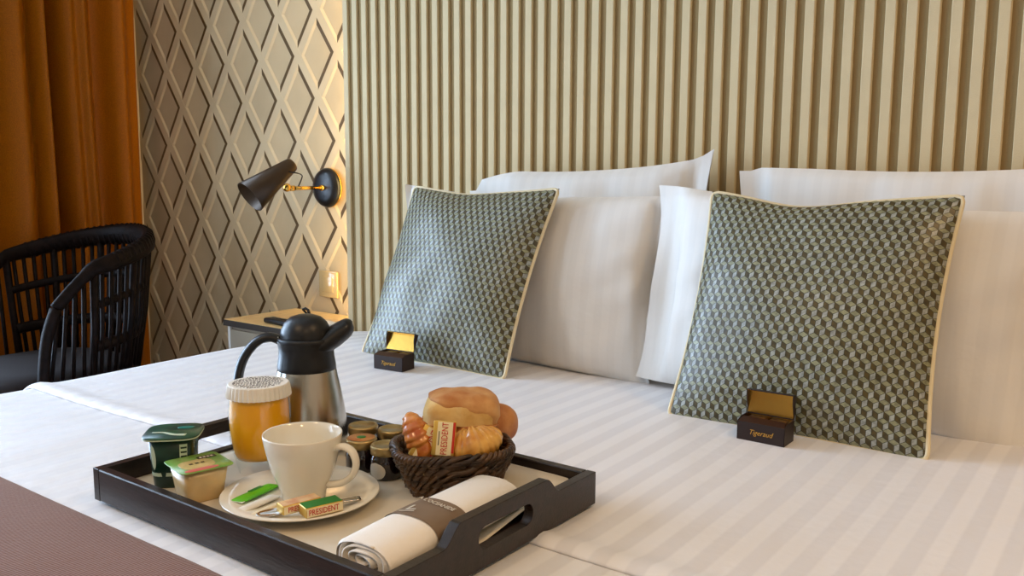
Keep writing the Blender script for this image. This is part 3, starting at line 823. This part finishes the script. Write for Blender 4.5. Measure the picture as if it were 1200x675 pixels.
# ------------------------------------------------------------------ jam jars
def jar(x, y, label, rz, print_=None, lab=False):
    t = thing('jam_jar', (*tp(x, y), TZ), label, 'jam jar', rz, group='mini jam jars')
    obj('glass_body', lathe([(0, .0), (.0165, 0), (.0192, .002), (.0200, .006), (.0200, .022), (.0188, .027), (.0172, .030), (.0172, .034)], 40, False, True), 'jam', t)
    ld = obj('lid', lathe([(.0190, .0305), (.0196, .0312), (.0196, .0395), (.0188, .0412), (.0172, .0418), (.0150, .0417), (.0142, .0408), (0, .0408)], 40, False, False), 'lidgold', t)
    if print_:
        obj('orange_ring', lathe([(0, .0409), (.0168, .0420), (.0168, .0422), (0, .0424)], 32, False, False), 'crust', ld)
        obj('green_spot', lathe([(0, .0425), (.0058, .0424), (.0058, .0426), (0, .0428)], 24, False, False), 'butter_green', ld)
    if lab:
        bm = bmesh.new(); g = []
        for j in range(11):
            f = j/10; k_ = math.sqrt(max(.001, 1-(2*f-1)**2))
            g.append([bm.verts.new((.0203*math.cos(-PI/2+.62*k_*(2*i/8-1)), .0203*math.sin(-PI/2+.62*k_*(2*i/8-1)), .002+.021*f)) for i in range(9)])
        for p_, q_ in zip(g, g[1:]):
            for i in range(8): bm.faces.new((p_[i], p_[i+1], q_[i+1], q_[i]))
        obj('oval_label', bm, 'print_white', t)
    return t
jar(-.7945, .753, 'dark jam jar with an orange-printed gold lid, front left of the four', 0, print_=True)
jar(-.7505, .7535, 'dark jam jar with an oval pale label, beside the bread basket', RY-.55, lab=True)
jar(-.836, .796, 'dark jam jar with plain gold lid, rear of the four beside the carafe', 0)
jar(-.7925, .808, 'dark jam jar with plain gold lid, half hidden behind the bread basket rim', 0)

# ------------------------------------------------------------------ bread basket
BR = math.radians(50)
ba = thing('bread_basket', (*tp(-.662, .776), TZ), 'dark brown woven wicker bread basket on the tray', 'basket', BR)
def ring(a, b, z, e=3.2, n=120): return supell(a, b, z, e, n)
HB = .040
def ab(f): return .048+.017*f**.9, .037+.013*f**.9
obj('bottom', loft([ring(.047, .036, 0), ring(.048, .037, .004)]), 'wicker', ba)
rows = 6
for q in range(rows):
    f = q/(rows-1); a, b = ab(f); z = .005+HB*f
    for ph in (0, PI):
        n = 168; base = ring(a, b, z, 3.2, n); pts = []
        tw = 15
        for i, (x, y, zz) in enumerate(base):
            d = Vector((x, y, 0)).normalized(); th_ = tw*2*PI*i/n+ph+q*.9
            pts.append(Vector((x, y, zz))+d*.0026*math.cos(th_)+Vector((0, 0, 1))*.0036*math.sin(th_))
        obj('wicker_strand', tube(pts, .0036, 6, closed=True, flat=(1.35, .7)), 'wicker', ba)
n = 180; base = ring(.0675, .0525, .050, 3.2, n)
for ph in (0, 2.1, 4.2):
    pts = []
    for i, (x, y, zz) in enumerate(base):
        d = Vector((x, y, 0)).normalized(); th_ = 18*2*PI*i/n+ph
        pts.append(Vector((x, y, zz))+d*.0034*math.cos(th_)+Vector((0, 0, 1))*.0034*math.sin(th_))
    obj('rim_strand', tube(pts, .0029, 6, closed=True), 'wicker', ba)
for i in range(42):
    s0_, s1_ = ring(.0485, .0375, .002, 3.2, 42)[i], ring(.067, .052, .049, 3.2, 42)[i]
    obj('stake', tube([s0_, s1_], .0013, 5), 'wicker_pale' if i % 7 < 2 else 'wicker', ba)

def blob(sx, sy, sz, e, seed, amp, nu=110, nv=64, fn=None):
    bm = bmesh.new(); rings = []
    def sp_(c, p): return math.copysign(abs(c)**p, c)
    for j in range(nv+1):
        ph = -PI/2+PI*j/nv; row = []
        for i in range(nu if 0 < j < nv else 1):
            t = 2*PI*i/nu
            v = Vector((sx*sp_(math.cos(ph), e)*sp_(math.cos(t), e), sy*sp_(math.cos(ph), e)*sp_(math.sin(t), e), sz*sp_(math.sin(ph), e)))
            v *= 1+amp*noise.noise(v*55+Vector((seed, seed, 0)))
            if fn: v = fn(v)
            row.append(bm.verts.new(v))
        rings.append(row)
    for a, b in zip(rings, rings[1:]):
        for i in range(nu):
            j = (i+1) % nu
            if len(a) == 1: bm.faces.new((a[0], b[j], b[i]))
            elif len(b) == 1: bm.faces.new((a[i], a[j], b[0]))
            else: bm.faces.new((a[i], a[j], b[j], b[i]))
    return bm
lp = at_z(540, 482, .098)
lo = thing('bread_roll', (lp.x, lp.y, .0535), 'crusty split-top bread roll at the top of the wicker basket', 'bread', BR-.12)
def loaf_fn(v):
    v = v.copy()
    if v.z < 0: v.z *= .85
    return v
obj('crumb', blob(.0455, .034, .034, .52, 3, .06, fn=loaf_fn), 'crumb', lo, loc=(0, 0, .034))
# brown base shell
def base_fn(v):
    v = v.copy(); v.z = min(v.z, -.001+.004*noise.noise(v*40)); return v
obj('base_crust', blob(.0470, .0355, .036, .52, 3, .05, fn=base_fn), 'crust_dark', lo, loc=(0, 0, .036))
def flap_fn(v):
    v = v.copy(); cut = .0215 - v.x*.28 - .10*(v.y+.02) + .003*noise.noise(v*45)
    if v.z < cut:
        v = v*max(.92, 1-(cut-v.z)*14)
    return v
obj('crust_flap', blob(.0470, .0355, .0376, .53, 5, .05, fn=flap_fn), 'crust', lo, loc=(.001, .001, .034))
rp = at_z(577, 487, .0885)
r2 = thing('bread_roll', (rp.x+.0, rp.y-.004, .0465), 'plain rounded bread roll half hidden behind the split-top roll', 'bread', BR+.6)
obj('crust', blob(.040, .026, .026, .85, 11, .06), 'crust_dark', r2, loc=(0, 0, .03))
def croissant(R, r, arc, seed, ridges=6):
    bm = bmesh.new(); nu, nv = 60, 24; g = []
    for i in range(nu+1):
        s = -1+2*i/nu; a = s*arc/2
        c = Vector((R*math.sin(a), R*(1-math.cos(a)), 0)); rad = r*(max(0, 1-abs(s)**2.2))**.62 + .0008
        saw = ((abs(s)*ridges) % 1); rad *= 1+.16*(1-saw)*(abs(s) < .95) - .08
        n1 = Vector((-math.sin(a), math.cos(a), 0))
        g.append([bm.verts.new(c + rad*(1+.10*noise.noise(Vector((s*4+seed, j*.5, seed))))*(math.cos(2*PI*j/nv)*n1 + math.sin(2*PI*j/nv)*Vector((0, 0, .85)))) for j in range(nv)])
    for a, b in zip(g, g[1:]):
        for j in range(nv): bm.faces.new((a[j], a[(j+1) % nv], b[(j+1) % nv], b[j]))
    bm.faces.new(g[0][::-1]); bm.faces.new(g[-1])
    bmesh.ops.recalc_face_normals(bm, faces=bm.faces[:])
    return bm
cpnt = at_z(486, 516, .0805)
c1 = tag(obj('croissant', croissant(.040, .0195, 2.2, 2), 'croissant2'), 'shiny brown croissant at the left end of the basket', 'croissant')
c1.location = (cpnt.x+.004, cpnt.y+.010, .0725); c1.rotation_euler = (.5, 1.05, BR+.3)
cpnt = at_z(557, 516, .0825)
c2 = tag(obj('croissant', croissant(.036, .0215, 2.0, 7), 'croissant'), 'golden flaky croissant at the right of the basket', 'croissant')
c2.location = (cpnt.x-.006, cpnt.y+.004, .0745); c2.rotation_euler = (.35, -.25, BR-.15)
def butter_up(px, py, z, lean, roll, rz, label, l=.040, w=.026, h=.010):
    p = at_z(px, py, z)
    t = thing('butter_packet', (p.x, p.y, z), label, 'butter', 0, group='foil-wrapped butter packets')
    t.matrix_world = Matrix.Translation(p) @ Matrix.Rotation(rz, 4, 'Z') @ Matrix.Rotation(lean, 4, 'X') @ Matrix.Rotation(roll, 4, 'Y')
    obj('foil_wrap', bx(-w/2, w/2, 0, h, -l/2, l/2, bev=.0012), 'butter_gold', t)
    fp = obj('face_print', bx(-w/2+.005, w/2-.0035, -.0003, .0003, -l/2+.001, l/2-.001), 'butter_cream', t, smooth=False)
    obj('red_edge', bx(w/2-.0035, w/2-.0005, -.0003, .0003, -l/2+.004, l/2-.001), 'butter_red', t, smooth=False)
    text('lettering', 'PRESIDENT', .0105, 'butter_red', fp, rotm((.0012, -.0006, 0), PI/2) @ Matrix.Rotation(PI/2, 4, 'Z'), sx=.70)
    obj('print_line', bx(-.0062, -.0052, -.0006, -.0002, -.008, .008), 'ink', fp, smooth=False)
    return t
butter_up(520, 514, .0870, -.25, .08, RY+.02, 'gold foil butter packet standing upright in the bread basket')
butter_up(500, 521, .0785, -.20, .55, RY+.15, 'gold foil butter packet tilted behind the upright one in the basket')

# ------------------------------------------------------------------ napkin roll
nk = thing('rolled_napkin', (-.5555, .524, TZ), 'rolled white cloth napkin held by a printed taupe band', 'napkin', 0.035)
LN = .212
def nsec(y, a, b, z0=.0, jig=0): return [(x, y, zz+b+z0) for x, _, zz in [(p[0], 0, p[1]) for p in supell(a*.93, b, 0, 2.5, 48)]]
bm = loft([nsec(.001, .036, .0175), nsec(.004, .0375, .019), nsec(LN*.35, .038, .0200), nsec(LN*.6, .0375, .0195), nsec(LN-.004, .038, .0190), nsec(LN, .036, .0172)], cap=False)
body = obj('outer_layer', bm, 'napkin', nk)
# spiral of cloth layers seen at the ends
for y0, y1 in ((0, .03), (LN-.03, LN)):
    bm = bmesh.new(); prev = None; n = 150
    for i in range(n+1):
        t_ = i/n*3.6*2*PI; s = .955-.75*i/n; c_, q_ = math.cos(t_+1.2), math.sin(t_+1.2)
        x = .0333*s*math.copysign(abs(c_)**.8, c_); z = .0178*s*math.copysign(abs(q_)**.8, q_)+.0188
        y_a = y0 + (.002*math.sin(t_*1.3) if y0 == 0 else 0)
        cur = (bm.verts.new((x, y_a, z)), bm.verts.new((x, y1, z)))
        if prev: bm.faces.new((prev[0], cur[0], cur[1], prev[1]))
        prev = cur
    o = obj('rolled_layers', bm, 'napkin', nk); md = o.modifiers.new('s', 'SOLIDIFY'); md.thickness = .0018; md.offset = 0
b0, b1 = .066, .116
bd = obj('paper_band', loft([[(x*1.03, y, (z-.0195)*1.03+.0198) for x, y, z in nsec(yy, .038, .0199)] for yy in (b0, b1)], cap=False), 'band', nk)
def on_band(name, s, size, y, ang, sx=1.):
    # place on the upper-left surface; ang = tilt around Y
    x = .037*math.sin(ang); z = .0199+.0206*math.cos(ang)+.0012
    text(name, s, size, 'print_white', bd, Matrix.Translation((x, y, z)) @ Matrix.Rotation(ang*.75, 4, 'Y'), sx=sx)
on_band('logo_mark', 'L', .019, (b0+b1)/2-.007, -.30, 1.7)
obj('logo_line', bx(-.010, .010, -.0006, .0006, 0, .0003), 'print_white', bd, smooth=False, loc=(-.010, b0+.007, .0412), rot=(0, -.22, 0))
text('band_lettering', "A L'OCEANIDE", .0085, 'print_white', bd, Matrix.Translation((.004, b1-.013, .0420)) @ Matrix.Rotation(.08, 4, 'Y'), sx=.8)

# ------------------------------------------------------------------ nightstand
NZ = -.028
ns = thing('nightstand', (-1.945, 1.62, FLOOR), 'greige nightstand with a pale wooden top under the wall lamp', 'nightstand')
hN = NZ-FLOOR
x0, x1 = -2.128+1.945, -1.802+1.945; y0, y1 = 1.487-1.62, 1.748-1.62
tp = obj('top', bx(x0+.0015, x1-.0015, y0+.0015, y1, hN-.018, hN, bev=.001, seg=1), 'oak', ns, smooth=False)
eb = bmesh.new(); box(eb, x0, x1, y0, y0+.0015, hN-.018, hN-.0008); box(eb, x0, x0+.0015, y0, y1, hN-.018, hN-.0008); box(eb, x1-.0015, x1, y0, y1, hN-.018, hN-.0008)
obj('edge_band', eb, 'dark_edge', tp, smooth=False)
obj('body', bx(x0+.012, x1-.012, y0+.014, y1, .06, hN-.018), 'ns_body', ns, smooth=False)
obj('front_frame', bx(x0+.010, x0+.020, y0+.008, y0+.014, .06, hN-.018), 'white_paint', ns, smooth=False)
dr = obj('drawer', bx(x0+.024, x1-.016, y0+.006, y0+.014, hN-.20, hN-.028), 'ns_body', ns, smooth=False)
obj('knob', lathe([(0, -.012), (.007, -.011), (.008, -.006), (.004, -.003), (.004, .0)], 16, False, True), 'brass', dr, loc=(0, y0+.004, hN-.11), rot=(-PI/2, 0, 0))
for sx in (x0+.03, x1-.03):
    for sy in (y0+.03, y1-.03): obj('leg', bx(sx-.015, sx+.015, sy-.015, sy+.015, 0, .06), 'dark_edge', ns, smooth=False)
# remote and notepad on it
p = at_z(326, 378, NZ+.01)
t = thing('remote_control', (p.x, p.y+.02, NZ+.001), 'slim black remote control on the nightstand top', 'remote control', -.08)
obj('case', bx(-.075, .075, -.018, .018, 0, .014, bev=.005, seg=3), 'leather', t)
for i in range(5): obj('button', bx(-.05+.02*i, -.04+.02*i, -.005, .005, .0138, .0150), 'dark_edge', t, smooth=False)
t = thing('notepad', (p.x+.07, p.y+.085, NZ+.0008), 'white paper notepad lying behind the remote control', 'notepad', -.2)
obj('sheets', bx(-.05, .05, -.035, .035, 0, .006), 'paper', t, smooth=False)
p2 = at_z(348, 372, NZ+.02)
t = thing('reading_glasses', (p2.x+.006, p2.y+.03, NZ+.008), 'small dark folded object standing on the notepad behind the carafe lid', 'spectacles', .3)
obj('frame', tube([(-.012, 0, .030), (-.004, 0, .034), (.004, 0, .030), (.012, 0, .012), (.016, 0, 0)], .004, 8), 'leather', t)
obj('temple', tube([(-.012, 0, .030), (-.006, .012, .016), (.004, .016, .003)], .003, 8), 'leather', t)

# ------------------------------------------------------------------ wall lamp
p = at_y(384, 220, WALLY-.01)
wlmp = thing('wall_lamp', (p.x, Yf, p.z), 'black cone wall lamp on a brass arm beside the headboard', 'wall lamp')
R90 = (PI/2, 0, 0)
obj('wall_plate', lathe([(.0, .000), (.054, .000), (.058, .003), (.0585, .006), (.055, .010), (.0, .012)], 48, False, False), 'brass', wlmp, rot=R90)
obj('canopy', lathe([(.0575, .005), (.0575, .012), (.052, .020), (.036, .026), (0, .028)], 48, True, False), 'black_metal', wlmp, rot=R90)
q = at_y(342, 218, 1.60)
armL = Yf-1.600
obj('arm', tube([(0, -.026, 0), (0, -armL+.012, .0)], .0055, 14), 'brass', wlmp)
obj('arm_collar', tube([(0, -.026, 0), (0, -.034, 0)], .0085, 16), 'brass', wlmp)
obj('arm_tip', tube([(0, -armL+.026, 0), (0, -armL+.010, 0)], .0080, 16), 'brass', wlmp)
kb = bmesh.new(); bmesh.ops.create_uvsphere(kb, u_segments=20, v_segments=12, radius=.012)
obj('swivel_joint', kb, 'brass', wlmp, loc=(0, -armL, .002))
dax = (-rt0*.72 - Vector((0, 0, 1))*.66 - Vector((-math.sin(YAW), math.cos(YAW), 0))*.60).normalized()
sh = bmesh.new(); lathe([(.0, 0), (.017, .0), (.0195, .003), (.0205, .008), (.046, .155), (.0445, .155), (.019, .012), (0, .010)], 48, False, False, bm=sh)
so = obj('shade', sh, 'bronze', wlmp)
quat = dax.to_track_quat('Z', 'Y')
top_img = at_y(343, 192, 1.585); top = Vector(top_img) - Vector(wlmp.location)
so.matrix_local = Matrix.Translation(top) @ quat.to_matrix().to_4x4()
bu = bmesh.new(); bmesh.ops.create_uvsphere(bu, u_segments=16, v_segments=10, radius=.022)
obj('bulb', bu, 'paper', so, loc=(0, 0, .08))
cz = top + dax*.05
obj('cord', tube(bez([top+dax*.03+Vector((.012, -.005, -.004)), top+dax*.02+Vector((.042, 0, -.014)), Vector((.0, -armL+.055, .035)), Vector((0, -armL+.05, .02)), Vector((0, -armL+.04, .004))], 6), .0018, 6), 'black_metal', wlmp)

# wall switch plate
a = at_y(374, 314, Yf); b = at_y(399, 352, Yf)
sw = thing('switch_plate', ((a.x+b.x)/2, Yf, (a.z+b.z)/2), 'glossy bedside switch plate on the wall above the nightstand', 'switch')
obj('plate', bx(-.040, .040, -.008, 0, -.040, .040, bev=.003), 'switch', sw)
obj('rocker', bx(-.024, .024, -.0105, -.007, -.024, .024, bev=.0015), 'switch', sw)

# ------------------------------------------------------------------ curtain
CXC = -2.85
ct = thing('curtain', (CXC, 1.4, FLOOR), 'floor-length copper brown curtain hanging in deep folds', 'curtain')
path = [(.90, .03), (.95, -.05), (1.00, -.05), (1.05, .03), (1.10, .04), (1.15, -.03), (1.20, -.05), (1.245, .02), (1.28, .045), (1.31, .02), (1.322, .0), (1.345, .05), (1.362, .045), (1.375, -.05), (1.395, -.06), (1.425, .01), (1.45, .035), (1.475, .028), (1.495, .045), (1.52, .02), (1.545, -.025), (1.575, -.015), (1.60, .03), (1.625, .042), (1.655, .01), (1.69, -.005), (1.70, -.03)]
pp = bez([(y, x, 0) for y, x in path], 5)
bm = bmesh.new(); rows = []; nz = 26
for j in range(nz+1):
    z = .01 + (CEIL-FLOOR-.03)*j/nz
    sc = 1.0+.25*(1-j/nz)
    rows.append([bm.verts.new((p.y*sc+.006*noise.noise(Vector((p.x*6, z*2, 0))), p.x-1.4+.006*math.sin(z*2.3+p.x*9), z)) for p in pp])
for a, b in zip(rows, rows[1:]):
    for i in range(len(pp)-1): bm.faces.new((a[i], a[i+1], b[i+1], b[i]))
o = obj('fabric', bm, 'curtain', ct); md = o.modifiers.new('s', 'SOLIDIFY'); md.thickness = .002
obj('rail', bx(-.012, .012, -2.9, .33, CEIL-FLOOR-.028, CEIL-FLOOR), 'white_paint', ct, smooth=False)

# ------------------------------------------------------------------ rattan chair (faces -y)
ch = thing('rattan_armchair', (-2.45, 1.17, FLOOR), 'dark rattan armchair with a caned back in front of the copper curtain', 'armchair')
R0 = .25; SE = .41
def rim_pt(t):
    """t in [-1,1]: from one arm front round the back to the other"""
    if abs(t) <= .7:
        a = t/.7*PI/2*1.02; z = .805-.06*(1-math.cos(a)); return Vector((R0*math.sin(a), R0*math.cos(a), z))
    f = (abs(t)-.7)/.3; s = math.copysign(1, t)
    return Vector((s*(R0-.015*f), -.005-.105*f, .745-.10*f**1.2))
rp_ = [rim_pt(-1+2*i/60) for i in range(61)]
obj('rim', tube(rp_, [.0105+.0115*max(0, 1-abs(-1+2*i/60)/.8)**.6 for i in range(61)], 10, flat=(1.5, .9)), 'rattan', ch)
wr = bmesh.new()
for i in range(12, 49):
    p_, q_ = rim_pt(-1+2*i/60), rim_pt(-1+2*i/60+.01); t_ = (q_-p_).normalized()
    tube([p_-t_*.004, p_+t_*.004], .011+.0115*max(0, 1-abs(-1+2*i/60)/.8)**.6, 8, bm=wr, flat=(1.52, .92))
obj('rim_wrapping', wr, 'rattan', ch)
for i in range(31):
    t = -.72+1.44*i/30; p_ = rim_pt(t); a = t/.7*PI/2
    bot = Vector((.20*math.sin(a), .20*math.cos(a), SE))
    obj('cane', tube([bot, (bot+p_)/2+Vector((.006*math.sin(a), .006*math.cos(a), 0)), p_], .0058 if i % 5 else .010, 6), 'rattan', ch)
for f, w in ((.36, .016), (.70, .012)):
    pts = []
    for i in range(41):
        t = -.72+1.44*i/40; p_ = rim_pt(t); a = t/.7*PI/2; bot = Vector((.20*math.sin(a), .20*math.cos(a), SE)); pts.append(bot+(p_-bot)*f)
    obj('woven_band', tube(pts, w, 8, flat=(1, .55)), 'rattan', ch)
for s in (-1, 1):
    obj('arm_post', tube(bez([rim_pt(s), Vector((s*.228, -.135, .56)), Vector((s*.222, -.15, SE)), Vector((s*.225, -.16, .2)), Vector((s*.235, -.18, 0))], 5), .015, 8), 'rattan', ch)
    obj('rear_leg', tube([(s*.17, .17, SE+.02), (s*.185, .20, .2), (s*.20, .23, 0)], .016, 8), 'rattan', ch)
    for i in range(5):
        f = i/4; p_ = rim_pt(s*(.74+.24*f)); obj('arm_cane', tube([Vector((s*.215, -.01-.12*f, SE)), p_], .0055, 6), 'rattan', ch)
for z, r in ((SE-.02, .016), (SE-.06, .012), (.16, .011)):
    obj('seat_rail' if z > .3 else 'stretcher', tube(supell(.225, .235, z, 3, 40), r, 8, closed=True), 'rattan', ch)
obj('seat_panel', loft([supell(.22, .23, SE-.025, 3, 40, 0, -.02), supell(.22, .23, SE-.012, 3, 40, 0, -.02)]), 'rattan', ch)
obj('seat_cushion', loft([supell(.19, .20, SE-.01, 3, 48, 0, -.04), supell(.205, .215, SE+.005, 3, 48, 0, -.04), supell(.21, .22, SE+.03, 3, 48, 0, -.04), supell(.20, .21, SE+.05, 3, 48, 0, -.04), supell(.16, .17, SE+.06, 3, 48, 0, -.04)]), 'seat_cushion', ch)
